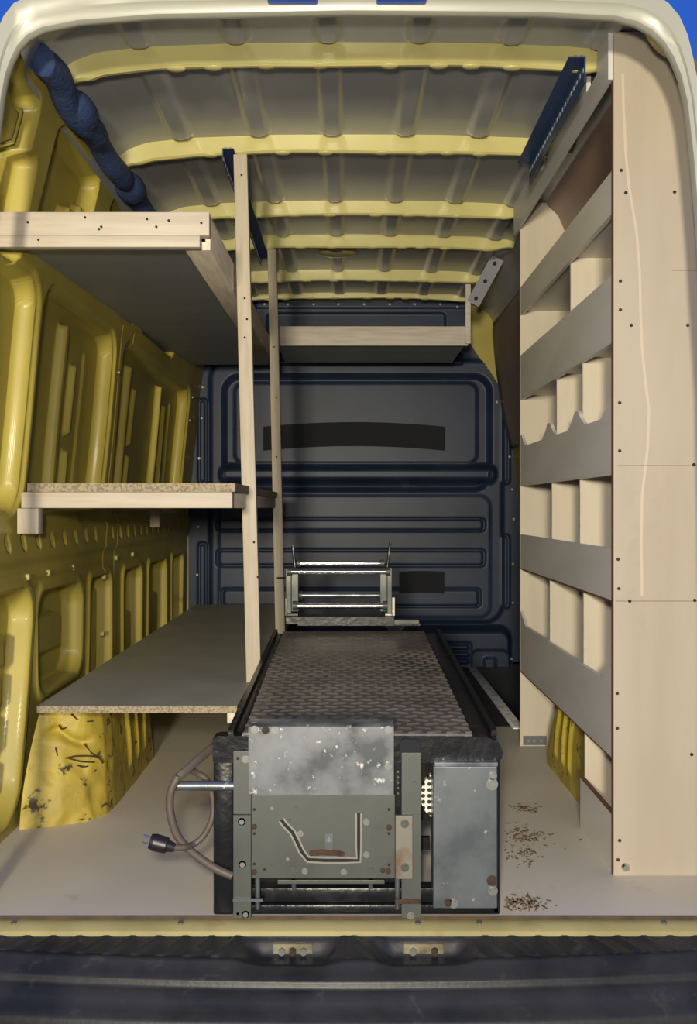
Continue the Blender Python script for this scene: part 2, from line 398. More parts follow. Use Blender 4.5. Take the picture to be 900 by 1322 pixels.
# ---- bulkhead (front wall)
YB = 3.24; KB = FPX / (YB - CAM.y)
fx = lambda px: (px - CX) / KB
fz = lambda py: CAM.z - (py - HY) / KB
xs = np.linspace(-.875, .93, 330); zs = np.linspace(0, 1.965, 350)
Xg, Zg = np.meshgrid(xs, zs, indexing='ij'); E = np.zeros_like(Xg)
def emb(px0, px1, py0, py1, r, h, soft=.014):
    global E
    E = E + h * rrect(Xg, Zg, fx(px0), fx(px1), fz(py1), fz(py0), r, soft)
emb(272, 648, 466, 803, .10, .030, .03)
emb(290, 632, 486, 632, .09, -.045, .035)
emb(303, 616, 494, 598, .05, .014, .02)
emb(288, 636, 603, 622, .035, .075, .05)
emb(284, 632, 640, 796, .06, .006, .02)
for a, b, c, d in ((284, 622, 671, 684), (284, 622, 711, 729), (290, 616, 761, 781)):
    emb(a - 4, b + 4, c - 2, d + 2, .022, -.012, .012); emb(a, b, c, d, .018, .014, .012)
for a, b, c, d in ((256, 268, 515, 625), (256, 268, 700, 785), (646, 658, 515, 625), (646, 658, 690, 785)):
    emb(a, b, c, d, .02, .014, .012)
    emb(a + 3, b - 3, c + 3, d - 3, .012, -.010, .01)
emb(520, 656, 810, 960, .06, .11, .04)
emb(250, 500, 810, 960, .06, .09, .04)
emb(568, 606, 826, 858, .02, -.012, .012)
for py in (832, 841, 850): emb(573, 602, py - 2.5, py + 2.5, .01, .014, .01)
emb(606, 652, 836, 882, .03, -.016, .012); emb(622, 636, 846, 864, .012, .018, .02)
emb(330, 605, 384, 398, .01, .010, .012)
emb(345, 575, 404, 430, .02, -.016, .012)
emb(320, 596, 458, 472, .012, .022, .016)
out_r = [(880, .93), (620, .93), (560, .885), (505, .835), (440, .655), (380, .64)]
zz = np.array([fz(p[0]) for p in out_r])[::1]; ww = np.array([p[1] for p in out_r])
order = np.argsort(zz)
lim = np.interp(Zg, zz[order], ww[order])
liml = np.interp(Zg, [0, 1.55, 1.70, 1.80, 1.97], [.93, .93, .80, .70, .64])
keep = (Xg <= lim + .001) & (Xg >= 2 * XC - liml - .001)
wall_front = struct(sheet('wall_front', Xg, YB - E, Zg, NAVY, keep=keep))
# bright bolts round its rim
for px, py in [(262, 500), (261, 540), (258, 592), (256, 680), (255, 742), (255, 782), (640, 520), (652, 542), (657, 590), (661, 632), (663, 670), (662, 728), (662, 778), (660, 850),
               (342, 394), (372, 394), (405, 394), (437, 394), (470, 394), (503, 394), (535, 394), (568, 394), (590, 397), (370, 464), (402, 464), (436, 464), (470, 464), (502, 464), (535, 464)]:
    x, z = fx(px), fz(py)
    i, j = int(np.argmin(abs(xs - x))), int(np.argmin(abs(zs - z))); y = YB - E[i, j]
    MB().cyl((x, y + .004, z), (x, y - .010, z), .0085, 12, .0065).build('bolt', ZINC, wall_front)
# felt strips stuck on the bulkhead
def felt(px0, px1, py0, py1, bend):
    n = 24; b = MB(); up, dn = [], []
    for k in range(n + 1):
        t = k / n; px = px0 + (px1 - px0) * t; c = bend * (4 * t * (1 - t) - .5)
        up.append((fx(px), fz(py0 - c))); dn.append((fx(px), fz(py1 - c)))
    i, j = int(np.argmin(abs(xs - fx((px0 + px1) / 2)))), int(np.argmin(abs(zs - fz((py0 + py1) / 2)))); y = YB - E[i, j]
    b.prism(up + dn[::-1], 'y', y - .006, y + .004)
    b.build('felt_strip', FOAM, wall_front, None)
felt(340, 575, 548, 579, 6); felt(515, 573, 737, 765, 1)
# body frame behind the bulkhead
bb = MB(); bb.prism([(XC - w, z) for w, z in PROF[:-1]] + [(XC + w, z) for w, z in PROF[:-1]][::-1], 'y', 3.262, 3.30)
bb.build('cab_frame', YEL, wall_front, None)

# ---- rear door frame
def fr(lst): return [((px - CX) * 2.016 / FPX, CAM.z - (py - HY) * 2.016 / FPX) for px, py in lst]
inner = fr([(-26, 1186), (-24, 800), (-22, 500), (-16, 300), (-8, 200), (1, 125), (6, 98), (13, 78), (22, 60), (35, 46), (55, 36), (100, 27), (200, 19), (450, 14),
            (700, 16), (795, 21), (822, 28), (842, 39), (858, 54), (870, 73), (880, 97), (888, 130), (896, 200), (904, 300), (916, 500), (922, 800), (922, 1186)])
outer = fr([(-46, 1186), (-44, 800), (-40, 500), (-34, 300), (-22, 160), (-12, 90), (-6, 55), (-2, 36), (5, 20), (18, 3), (40, -8), (100, -16), (200, -18), (450, -20),
            (700, -18), (815, -14), (845, -8), (863, 3), (877, 20), (888, 46), (895, 78), (902, 115), (909, 180), (922, 300), (938, 500), (946, 800), (946, 1186)])
b = MB()
yl = [(-.006, 0.0), (.0, 1.0)]
n = len(inner)
vin0 = [b.bm.verts.new((p[0], .012, p[1])) for p in inner]
def lerp(p, q, t): return (p[0] + (q[0] - p[0]) * t, p[1] + (q[1] - p[1]) * t)
rings = [[b.bm.verts.new((*[lerp(i_, o_, t)[0]], y, lerp(i_, o_, t)[1])) for i_, o_ in zip(inner, outer)] for t, y in ((0.05, .030), (0.0, .022), (0.0, .012), (.06, .004), (.34, .0), (.42, -.006), (.90, -.010), (1.0, .01), (1.0, .09))]
for v in vin0: b.bm.verts.remove(v)
for A, B in zip(rings, rings[1:] + rings[:1]):
    for i in range(n - 1): b.bm.faces.new((A[i], A[i + 1], B[i + 1], B[i]))
struct(b.build('trim_2', CREAM, None, 40))
# two blue blocks added in place of sky showing through header cutouts
hd = MB()
for px in (378, 518):
    x = (px - CX) * 2.016 / FPX; z0 = CAM.z - (6 - HY) * 2.016 / FPX
    MB().box(x - .052, x + .052, -.024, .004, z0, z0 + .028, .004).build('sky_block', mat('sky_blue', (0.03, 0.10, 0.55), .25), bpy.data.objects['trim_2'])

# ---- sill
sl = MB()
sl.prism([(.04, -.0125), (-.0005, -.009), (-.020, -.011), (-.032, -.019), (-.036, -.06), (.04, -.06)], 'x', -.93, .97)
sill = struct(sl.build('trim_3', SILLP, None, 50))
MB().box(-.93, .97, -.003, .0, -.0085, .0005).build('plywood_edge', EDGEF, sill, None)
for px in (15, 232, 540, 620, 860):
    x = (px - CX) * 1.99 / FPX
    MB().cyl((x, -.014, -.014), (x, -.014, -.007), .006, 12).build('screw', ZINC, sill)

# ---- ground outside
struct(MB().box(-8, 8, -12, -.3, -.62, -.60).build('ground', ASPH, None, None))
# ------------------------------------------------------------------ bumper with step pad
bx = np.linspace(-1.0, 1.0, 420); rows = []
cu = np.clip(1 - (bx / .80) ** 2 * .62, 0, 1)           # plan bow
# (reach, height, style)
prof = [(0, -.028)] + [(t, -.030 - .010 * t) for t in np.linspace(.02, 1, 30)]
XX, YY, ZZ = [], [], []
def dip(x):                                              # latch recesses
    m = np.zeros_like(x)
    for c in (-.115, .150): m = np.maximum(m, ss(.125, .065, np.abs(x - c)) if False else 1 - ss(.055, .115, np.abs(x - c)))
    return m
D = dip(bx)
for t, h in prof:
    y = -.036 - .082 * cu * t
    z = np.full_like(bx, h)
    if 0 < t < .95:
        ph = (bx * 1.0 + (1 - t) * .045 * np.sign(bx)) / .054
        z = z + .0055 * ss(.25, .4, np.abs((ph % 1) - .5)) * (1 - D)
    z = z - D * .026 * ss(0, .30, t) * (1 if t < .99 else .85)
    XX.append(bx); YY.append(y); ZZ.append(z)
for dy, z0, dd in ((.006, -.034, .4), (.010, -.040, .3), (.034, -.051, .0), (.044, -.056, 0), (.049, -.060, 0), (.046, -.068, 0), (.054, -.073, 0), (.066, -.075, 0), (.074, -.086, 0),
                   (.092, -.097, 0), (.106, -.1015, 0), (.112, -.108, 0), (.114, -.13, 0), (.105, -.40, 0)):
    y = -.036 - .082 * cu - dy
    XX.append(bx); YY.append(y); ZZ.append(np.full_like(bx, z0) - D * .026 * dd)
bumper = thing('bumper', 'black plastic rear bumper with ribbed step pad below the yellow sill', 'bumper', (0, -.1, -.40))
sheet('bumper_cover', np.array(XX), np.array(YY), np.array(ZZ), BUMP, bumper, flip=False)
for px, bolts in ((378, 3), (547, 2)):
    c = P(px, 1225, -.052)
    m = MB(); w = .040
    m.prism([(c.x - w, c.z - .014), (c.x - w + .006, c.z - .018), (c.x + w - .006, c.z - .018), (c.x + w, c.z - .014), (c.x + w, c.z + .010), (c.x - w, c.z + .010)], 'y', -.054, -.040)
    sp = m.build('striker_plate', BRASS, bumper)
    for k in range(bolts):
        x = c.x - w * .55 + k * w * 1.1 / max(bolts - 1, 1)
        MB().cyl((x, -.050, c.z - .003), (x, -.062, c.z - .003), .0075, 6).build('bolt', ZINC if k != 1 else RUST, sp)

# ------------------------------------------------------------------ wheel arches
def wheel_arch(sgn, label):
    base = [(.90, .545), (.80, .575), (.735, .615), (.700, .665), (.692, .72), (.690, 1.0), (.690, 1.27), (.72, 1.33), (.90, 1.36)]
    topp = [(.862, .60), (.80, .61), (.75, .64), (.722, .69), (.712, .74), (.708, .98), (.708, 1.14), (.74, 1.20), (.862, 1.24)]
    def resample(pl, n):
        pl = np.array(pl); d = np.r_[0, np.cumsum(np.hypot(*np.diff(pl, axis=0).T))]; t = np.linspace(0, d[-1], n)
        return np.interp(t, d, pl[:, 0]), np.interp(t, d, pl[:, 1]), t / d[-1]
    n, m = 190, 64
    bx_, by_, _ = resample(base, n); tx_, ty_, _ = resample(topp, n)
    X, Y, Z = (np.zeros((n, m + 10)) for _ in range(3))
    for j in range(m):
        t = j / (m - 1); z = .306 * t; e = t ** 1.6
        X[:, j] = bx_ + (tx_ - bx_) * e; Y[:, j] = by_ + (ty_ - by_) * e; Z[:, j] = z
    gx, gy = np.gradient(X[:, :m], axis=0), np.gradient(Y[:, :m], axis=0); l = np.hypot(gx, gy); nxx, nyy = -gy / l, gx / l
    H = np.zeros((n, m))
    for i in range(n):
        for j in range(m):
            p = Vector((X[i, j] * 6, Y[i, j] * 6, Z[i, j] * 7 + sgn * 3))
            v = mnoise.noise(p); v2 = mnoise.noise(p * 2.6 + Vector((3, 1, 4)))
            rear = max(0.0, 1 - max(0.0, (Y[i, j] - .64)) / .10)
            H[i, j] = .012 * v * (.3 + rear) + .010 * rear * min(0, v2 + .12) * 2
    for yr in (.92, 1.02, 1.12):
        H += .011 * np.exp(-((Y[:, :m] - yr - Z[:, :m] * -.05) / .010) ** 2) * (Z[:, :m] > .05) * ss(.05, .09, Z[:, :m]) * (1 - ss(.27, .31, Z[:, :m])) * (np.abs(nyy) < .4)
    # a horizontal buckle across the rear face
    s1 = np.exp(-((Z[:, :m] - .225 - .02 * np.sin(X[:, :m] * 40)) / .012) ** 2) * (1 - ss(.62, .66, Y[:, :m])) * ss(.70, .74, X[:, :m]) * (1 - ss(.82, .86, X[:, :m]))
    H -= .022 * s1
    # n points away from arch centre: outward = towards -w side
    X[:, :m] += -np.abs(nxx) * H; Y[:, :m] += np.where(Y[:, :m] < .9, -1, 1) * np.abs(nyy) * H
    cxx, cyy = .86, .92
    for k in range(10):
        t = (k + 1) / 10
        X[:, m + k] = X[:, m - 1] + (cxx - X[:, m - 1]) * t; Y[:, m + k] = Y[:, m - 1] + (cyy - Y[:, m - 1]) * t
        Z[:, m + k] = .306 + .008 * min(1, t * 2)
    if sgn > 0: Z = Z * .84
    if sgn > 0: Y = .56 + (Y - .56) * .90; X = X - .060 * ss(.90, .74, X) if False else X - .060 * (1 - ss(.74, .90, X))
    X = XC + sgn * X if sgn > 0 else XC - X
    o = sheet('wheel_arch', X, Y, Z, YELR, flip=(sgn < 0))
    return tag(o, label, 'wheel arch', 'wheel arches')
la = wheel_arch(-1, 'dented battered yellow wheel arch under the lowest board of the timber rack')
ra = wheel_arch(1, 'yellow wheel arch showing through the bottom gap of the plywood shelving')
# torn creases on the battered arch
def crease(pts, r):
    t = MB(); q = []
    for px, py in pts:
        # rear face: intersect the view ray with the rear face line from (-.87,.545) to (-.67,.665)
        a, bq = Vector((-.87, .548)), Vector((-.672, .655)); k = (px - CX) / FPX
        s_ = (k * (a.y - CAM.y) - a.x) / ((bq.x - a.x) - k * (bq.y - a.y)); Y = a.y + (bq.y - a.y) * s_
        z = P(px, py, Y).z; q.append(P(px, py, Y - .002 + .03 * max(z, 0) ** 1.3))
    t.tube(q, r, 6, 5, .5); t.build('crease', RUST, la, 0)
crease([(72, 965), (75, 978), (84, 979), (100, 976), (125, 977), (133, 985)], .0035)
crease([(92, 922), (104, 931), (120, 931)], .003)
crease([(109, 960), (118, 972), (130, 978)], .003)
crease([(60, 1050), (59, 1063)], .0025)
crease([(86, 978), (104, 983), (122, 984)], .003)
crease([(100, 988), (108, 990), (114, 989)], .003)
crease([(76, 936), (80, 941), (86, 939)], .003)
crease([(127, 1046), (136, 1038), (143, 1042)], .0025)

# ------------------------------------------------------------------ foam loom along the left roof rail
pts = []
for k in range(17):
    y = .17 + k * .108; pts.append((-.695 + .006 * math.sin(k * 2.1), y, 1.862 + .010 * math.sin(k * 1.7)))
t = MB(); t.tube(pts, .040, 14, 6, .8)
for v in t.bm.verts:
    f = 1 + .12 * mnoise.noise(Vector((v.co.x * 6, v.co.y * 14, v.co.z * 6)))
    cx = min(pts, key=lambda p: abs(p[1] - v.co.y)); v.co.x = cx[0] + (v.co.x - cx[0]) * f; v.co.z = cx[2] + (v.co.z - cx[2]) * f
loom = thing('cable_loom', 'lumpy dark blue wrapped cable loom along the roof edge above the timber rack', 'cable loom', (-.70, .9, 1.83))
t.build('wrapped_bundle', LOOM, loom, 0)
for y in (.46, 1.05):
    t = MB(); bmesh.ops.create_uvsphere(t.bm, u_segments=18, v_segments=12, radius=1, matrix=Matrix.Translation((-.690, y, 1.86)) @ Matrix.Diagonal((.046, .10, .045, 1)))
    t.build('tape_lump', LOOM, loom, 0)

# ------------------------------------------------------------------ timber rack on the left
rack = thing('timber_rack', 'pale timber rack of three boards and two posts along the yellow wall', 'shelf', (-.55, 1.4, 0))
def post(px0, py0, px1, py1, Y, w, dpt, z0):
    a, b_ = P(px0, py0, Y), P(px1, py1, Y)               # top and a low point
    t_ = (z0 - b_.z) / (a.z - b_.z); lo = b_ + (a - b_) * t_
    m = MB(); bot = [(lo.x - w / 2, Y, z0), (lo.x + w / 2, Y, z0), (lo.x + w / 2, Y + dpt, z0), (lo.x - w / 2, Y + dpt, z0)]
    top = [(a.x - w / 2 * .9, Y, a.z), (a.x + w / 2 * .9, Y, a.z), (a.x + w / 2 * .9, Y + dpt, a.z), (a.x - w / 2 * .9, Y + dpt, a.z)]
    m.hexa(bot, top, .002)
    p = m.build('post', PINE, rack)
    return p, lo, a
p1, l1, a1 = post(310, 199, 327.5, 880, .83, .044, .034, 0)
p2, l2, a2 = post(351, 322, 362, 830, 1.96, .040, .034, 0)
def screw_heads(par, lst, Y, r=.004, m=None):
    for px, py in lst:
        c = P(px, py, Y); MB().cyl((c.x, Y + .002, c.z), (c.x, Y - .002, c.z), r, 10).build('screw', m or DARK, par)
screw_heads(p1, [(312, 226), (316, 385), (319, 412), (316, 436), (328, 700), (333, 745)], .83, .0035)
screw_heads(p2, [(357, 410), (354, 448), (357, 590), (357, 513)], 1.96, .0035)
MB().cyl((l2.x - .02, 1.952, .56), (l2.x + .028, 1.950, .562), .004, 8).build('nail', RUST, p2)
# upper level
ZF, ZR = 1.468, 1.545                                     # the level rises a little towards the cab
YF, YR = .284, 2.85
def up(z, y): return z + (ZR - ZF) * (y - YF) / (YR - YF)
m = MB(); z0 = ZF + .022
m.hexa([(-.84, YF + .035, up(z0, YF)), (-.345, YF + .035, up(z0, YF)), (-.375, YR, up(z0, YR)), (-.84, YR, up(z0, YR))],
       [(-.84, YF + .035, up(z0 + .016, YF)), (-.345, YF + .035, up(z0 + .016, YF)), (-.375, YR, up(z0 + .016, YR)), (-.84, YR, up(z0 + .016, YR))])
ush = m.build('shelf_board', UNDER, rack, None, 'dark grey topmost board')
MB().box(-.86, -.331, YF, YF + .034, 1.496, 1.552, .002).build('front_beam', PINEH, ush)
MB().box(-.86, -.353, YF - .002, YF + .03, 1.468, 1.4955, .002).build('batten', PINEH, ush)
m = MB(); x0, x1 = -.395, -.333
m.hexa([(x0, YF + .035, 1.470), (x1, YF + .035, 1.470), (x1 - .022, 2.55, up(1.462, 2.55)), (x0 - .022, 2.55, up(1.462, 2.55))],
       [(x0, YF + .035, 1.552), (x1, YF + .035, 1.552), (x1 - .022, 2.55, up(1.552, 2.55)), (x0 - .022, 2.55, up(1.552, 2.55))], .002)
m.build('side_beam', PINEY, ush)
for px, py in ((36, 287), (110, 281), (131, 293), (202, 293), (218, 285), (260, 288), (50, 310), (190, 283), (128, 296)):
    c = P(px, py, YF); MB().cyl((c.x, YF + .001, c.z), (c.x, YF - .003, c.z), .003, 8).build('screw', DARK, ush)
# middle level
m = MB(); m.box(-.828, -.292, .48, 2.3, .890, .912); msh = m.build('shelf_board', CHIP, rack, None, 'raw chipboard middle board')
MB().box(-.845, -.300, .482, .52, .848, .8895, .002).build('front_beam', PINEH, msh)
MB().box(-.336, -.300, .521, 2.3, .848, .8895, .002).build('side_beam', PINEY, msh)
MB().box(-.852, -.797, .472, .512, .782, .8475, .002).build('support_block', PINE, msh)
MB().box(-.84, -.80, 2.08, 2.12, .765, .8475, .002).build('support_block', PINE, msh)
# lowest level
m = MB(); m.box(-.805, -.288, .485, 3.10, .336, .3365); m2 = MB(); m2.box(-.805, -.288, .485, 3.10, .319, .3362)
lsh = m2.build('shelf_board', CHIP, rack, None, 'grey coated lowest board with raw chipboard edge')
m.build('coating', BOARD, lsh, None)
MB().box(-.315, -.283, .495, 3.0, .290, .3185, .002).build('side_beam', PINEY, lsh)

# ------------------------------------------------------------------ overhead shelf across the bulkhead
ovh = thing('overhead_shelf', 'grey timber overhead shelf across the navy bulkhead below the roof', 'shelf', (.12, 2.6, 1.58))
MB().box(-.322, .546, 2.40, 2.435, 1.588, 1.676, .003).build('front_beam', PINEG, ovh)
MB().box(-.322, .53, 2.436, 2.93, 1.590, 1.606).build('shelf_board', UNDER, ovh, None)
MB().box(.532, .556, 2.385, 2.399, 1.595, 1.865, .002).build('hanger', PINEG, ovh)
a, b_ = Vector((.566, 2.39, 1.775)), Vector((.655, 2.24, 1.945))
m = MB(); dv = (b_ - a).normalized(); sd = dv.cross(Vector((0, 1, 0))).normalized() * .030; th = Vector((0, .004, 0))
m.hexa([a - sd - th, a + sd - th, a + sd + th, a - sd + th], [b_ - sd - th, b_ + sd - th, b_ + sd + th, b_ - sd + th])
stp = m.build('metal_strap', mat('grey_steel_strap', (.36, .37, .43), .45, .2), ovh, None)
for t_ in (.12, .5, .88):
    c = a + (b_ - a) * t_; MB().cyl(c + Vector((0, -.003, 0)), c + Vector((0, -.012, 0)), .009, 6).build('bolt', DARK, stp)

# ------------------------------------------------------------------ slotted angles under the roof
def slotted(label, pa, pb, side, n, h=.045, w=.035):
    pa, pb = Vector(pa), Vector(pb); L = pb - pa
    th = thing('slotted_angle', label, 'angle iron', pa + L / 2)
    m = MB(); up_ = Vector((0, 0, 1)); lat = Vector((side, 0, 0)); t = .003
    def bar(o0, u, v): m.hexa([pa + o0, pa + o0 + u, pa + o0 + u + v, pa + o0 + v], [pb + o0, pb + o0 + u, pb + o0 + u + v, pb + o0 + v])
    bar(Vector((0, 0, -h)), up_ * h, lat * t)             # hanging flange
    bar(Vector((0, 0, -t)), up_ * t, lat * w)             # flange against the bows
    m.build('angle_bar', BLUEM, th, None)
    m = MB()
    for k in range(n):
        c = pa + L * ((k + .5) / n); dl = L.normalized() * (L.length / n * .28)
        for zc in (-.030,):
            p = c + Vector((0, 0, zc - .005)); 
            m.hexa([p - dl - lat * .001, p + dl - lat * .001, p + dl + lat * (t + .001), p - dl + lat * (t + .001)],
                   [q + Vector((0, 0, .010)) for q in (p - dl - lat * .001, p + dl - lat * .001, p + dl + lat * (t + .001), p - dl + lat * (t + .001))])
    m.build('slot', mat('slot_shine', (.35, .42, .55), .4, .3), th, None)
    m = MB(); e0 = pa + Vector((0, 0, -.010)); 
    for xx in (.010, .024): m.box(e0.x + side * xx - .004, e0.x + side * xx + .004, pa.y - .001, pa.y + .001, e0.z + .0085, e0.z + .0125)
    m.build('end_hole', ZINC, th, None)
slotted('dark blue slotted steel angle under the roof beside the plywood shelving', (.560, .27, 1.915), (.560, .97, 1.912), -1, 22, .062, .040)
slotted('dark blue slotted steel angle under the roof at the tops of the timber posts', (-.374, .85, 1.913), (-.372, 2.10, 1.911), 1, 30, .036, .034)

# ------------------------------------------------------------------ plywood shelving unit on the right
unit = thing('shelving_unit', 'tall birch plywood van shelving with grey front lips along the bare wall', 'shelf', (.74, .83, 0))
UX, U0, U1 = .612, .220, 1.445
def back(z): return XC + float(wz(z)) - (.028 if z < 1.8 else .010)
def panel_poly(z0, z1, xf=UX, cap=1.95):
    zs_ = [z0] + [z for z in (.75, 1.1, 1.48, 1.72, 1.82, 1.86, 1.89, 1.915, 1.935) if z0 < z < z1] + [z1]
    return [(xf, z0)] + [(back(z), z) for z in zs_] + [(xf, z1)]
nep = MB().prism(panel_poly(0, 1.948), 'y', U0, U0 + .012).build('end_panel', PLY, unit, None, 'big pale end panel facing the doors')
MB().prism(panel_poly(0, 1.935), 'y', U1 - .012, U1).build('end_panel', PLYF, unit, None)
# brown cut edge of the end panel
MB().box(UX - .0015, UX + .0005, U0, U0 + .012, 0, 1.94).build('cut_edge', EDGE, nep, None)
# shelf levels: bottom of lip, top of lip, scalloped?
LV = [(1.538, 1.633, False), (1.237, 1.391, False), (.930, 1.108, True), (.634, .754, False), (.268, .482, True)]
DIV = {1: [.70], 2: [.88, .56], 3: [.95, .59], 4: [.98, .55]}
for i, (zb, zt, sc) in enumerate(LV):
    sb = MB().box(UX + .0102, back(zb) - .003, U0 + .0125, U1 - .0125, zb + .012, zb + .022).build('shelf_board', LIP, unit, None)
    ptsl = [(U0 + .0125, zb)]
    nb = [U0 + .0125] + sorted(DIV.get(i + 1, [])) + [U1 - .0125]
    top = []
    if sc:
        for a, b_ in zip(nb, nb[1:]):
            dpt = .044
            for k in range(25):
                t_ = k / 24; y = a + (b_ - a) * t_
                ed = min(t_, 1 - t_) * (b_ - a)
                f = 0 if ed < .026 else min(1, ((ed - .026) / .075)) ** .6
                top.append((y, zt - dpt * f))
    else: top = [(nb[0], zt), (nb[-1], zt)]
    nbt = [(nb[0], zb), (nb[-1], zb)]
    poly = [(nb[0], zb)] + [(nb[-1], zb)] + top[::-1]
    lp = MB(); lp.prism(poly, 'x', UX + .0006, UX + .0100)
    lip = lp.build('front_lip', LIP, unit, None)
    MB().box(UX + .0006, UX + .012, U0 + .0125, U1 - .0125, zb - .0045, zb - .0002).build('lip_edge', EDGE if i in (3, 4) else LIP, lip, None)
    if i > 0:
        for y in DIV[i]:
            zt2 = LV[i - 1][0] + .0115
            MB().prism(panel_poly(zb + .0225, zt2, UX + .0135), 'y', y, y + .009).build('divider', PLYF, unit, None)
            MB().box(UX + .0115, UX + .0133, y, y + .009, zb + .03, zt2).build('divider_edge', PINEG, unit.children[-1], None)
MB().prism([(UX + .011, 0), (.70, 0), (.70, .267), (UX + .011, .267)], 'y', .534, .544).build('divider', PLYF, unit, None)
MB().box(UX + .0006, UX + .0100, U0 + .0125, .543, 0, .135).build('kick_lip', LIP, unit, None)
MB().box(UX + .0006, UX + .0105, U0 + .0125, .533, .1352, .140).build('lip_edge', EDGE, bpy.data.objects['kick_lip'], None)
# fascia under the roof, notched round the bows
pf = [(U0, 1.838), (1.50, 1.838), (1.50, 1.950)]
for bY in (.91, .33): pf += [(bY + .095, 1.950), (bY + .095, 1.896), (bY - .006, 1.896), (bY - .006, 1.950)]
pf += [(U0, 1.950)]
MB().prism(pf, 'x', UX - .012, UX - .001).build('fascia', mat('grey_white_faced_ply', (.60, .59, .575), .45), unit, None)
# hardboard back
zs_ = np.linspace(.36, 1.93, 40); ys_ = np.array([U0 + .015, U1 - .015])
Zb, Yb = np.meshgrid(zs_, ys_, indexing='ij')
sheet('back_panel', XC + wz(Zb) - .027, Yb, Zb, HARD, unit, flip=True)
# bracket, cap, screws, pencil lines and glue smear on the end panel
fb = MB(); fb.box(.622, .705, U1 - .016, U1 - .0125, .004, .036); brk = fb.build('foot_bracket', mat('grey_bracket', (.12, .13, .15), .5, .4), unit, None)
for x in (.640, .660, .685): MB().cyl((x, U1 - .0165, .020), (x, U1 - .018, .020), .006, 10).build('hole', ZINC, brk)
c = P(808, 1120, U0); MB().cyl((c.x, U0 + .001, c.z), (c.x, U0 - .006, c.z), .0115, 20, .007).build('chrome_cap', CHROME, nep)
for px, py in ((802, 220), (808, 249), (871, 248), (801, 363), (815, 420), (801, 400), (800, 520), (800, 582), (798, 722), (813, 776), (797, 895), (797, 940), (800, 1085), (798, 1110), (888, 420), (896, 600), (897, 775), (893, 974), (799, 760)):
    c = P(px, py, U0); MB().cyl((c.x, U0 + .001, c.z), (c.x, U0 - .0015, c.z), .0040, 10).build('screw', DARK if px > 806 else RUST, nep)
for px0, px1, py in ((797, 905, 601), (795, 905, 776), (868, 905, 349)):
    a, b_ = P(px0, py, U0), P(px1, py, U0); MB().box(a.x, min(b_.x, back(a.z) - .01), U0 - .0006, U0 + .001, a.z - .0008, a.z + .0008).build('pencil_line', PENC, nep, None)
gm = [P(px, py, U0) for px, py in ((804, 95), (805, 140), (808, 200), (812, 240), (822, 300), (826, 350), (827, 400), (829, 450), (833, 490), (838, 530), (836, 580), (829, 640), (828, 700), (829, 770))]
MB().ribbon([(p.x, p.z) for p in gm], .006, U0 - .0004, U0 + .001).build('glue_smear', GLUE, nep, None)
# coat hook / screw eye on the fascia's back
MB().cyl((.70, .80, 1.70), (.68, .79, 1.70), .008, 8).build('bolt', ZINC, unit)

# hardboard lining on the wall between shelving and bulkhead
zs_ = np.linspace(1.16, 1.80, 24); ys_ = np.linspace(1.50, 3.16, 20)
Zb, Yb = np.meshgrid(zs_, ys_, indexing='ij')
Yc = Yb - .22 * ((Zb - 1.50) / .35) ** 2 * (Yb - 1.5) / 1.66
ob = sheet('lining_panel', XC + wz(Zb) - .060, Yc, Zb, HARD, flip=True)
sm = ob.modifiers.new('thickness', 'SOLIDIFY'); sm.thickness = .004; sm.offset = 1
tag(ob, 'brown hardboard lining sheet on the wall between plywood shelving and bulkhead', 'panel')

# ------------------------------------------------------------------ the steel machine on the floor
mac = thing('slide_machine', 'long black steel machine with treadplate top and silver front plates on the floor', 'machine', (.02, .65, 0))
K = 2.016 / FPX
fxm = lambda px: (px - CX) * K
fzm = lambda py: max(CAM.z - (py - HY) * K, 0.0)
L_, R_ = -.282, .316
TL = 1.29
def tz_(y): return .372 + .052 * (y / TL)                # underside of the sloping top
m = MB()
m.box(L_, L_ + .042, .002, .045, 0, .372, .004)           # front posts
m.box(R_ - .016, R_, .004, .045, .0, .352, .004)
m.prism([(L_, .318), (R_ - .03, .318), (R_ + .003, .326), (R_ + .006, .342), (R_ - .004, .362), (R_ - .03, .372), (L_ + .01, .374), (L_ - .002, .366)], 'y', .0, .040)
m.box(L_, R_, .004, .05, 0, .020, .003)                   # bottom channel
m.box(L_ + .03, R_ - .01, .012, .05, .022, .052, .003)
m.box(-.25, -.22, TL - .05, TL - .01, 0, .36, .003); m.box(R_ - .03, R_, TL - .05, TL - .01, 0, .36, .003)
m.box(-.25, -.22, .05, TL - .05, 0, .03, .003); m.box(R_ - .03, R_, .05, TL - .05, 0, .03, .003)
m.build('frame', BLACKM, mac)
for s_, x0, x1 in ((-1, -.254, -.226), (1, .264, .312)):
    m = MB(); m.hexa([(x0, .02, tz_(0) - .045), (x1, .02, tz_(0) - .045), (x1, TL, tz_(TL) - .045), (x0, TL, tz_(TL) - .045)],
                     [(x0, .02, tz_(0) - .004), (x1, .02, tz_(0) - .004), (x1, TL, tz_(TL) - .004), (x0, TL, tz_(TL) - .004)], .003)
    xi = x1 - .012 if s_ > 0 else x0
    m.hexa([(xi, .02, tz_(0) - .003), (xi + .012, .02, tz_(0) - .003), (xi + .012, TL, tz_(TL) - .003), (xi, TL, tz_(TL) - .003)],
           [(xi, .02, tz_(0) + .010), (xi + .012, .02, tz_(0) + .010), (xi + .012, TL, tz_(TL) + .010), (xi, TL, tz_(TL) + .010)])
    m.build('side_rail', BLACKM, mac)
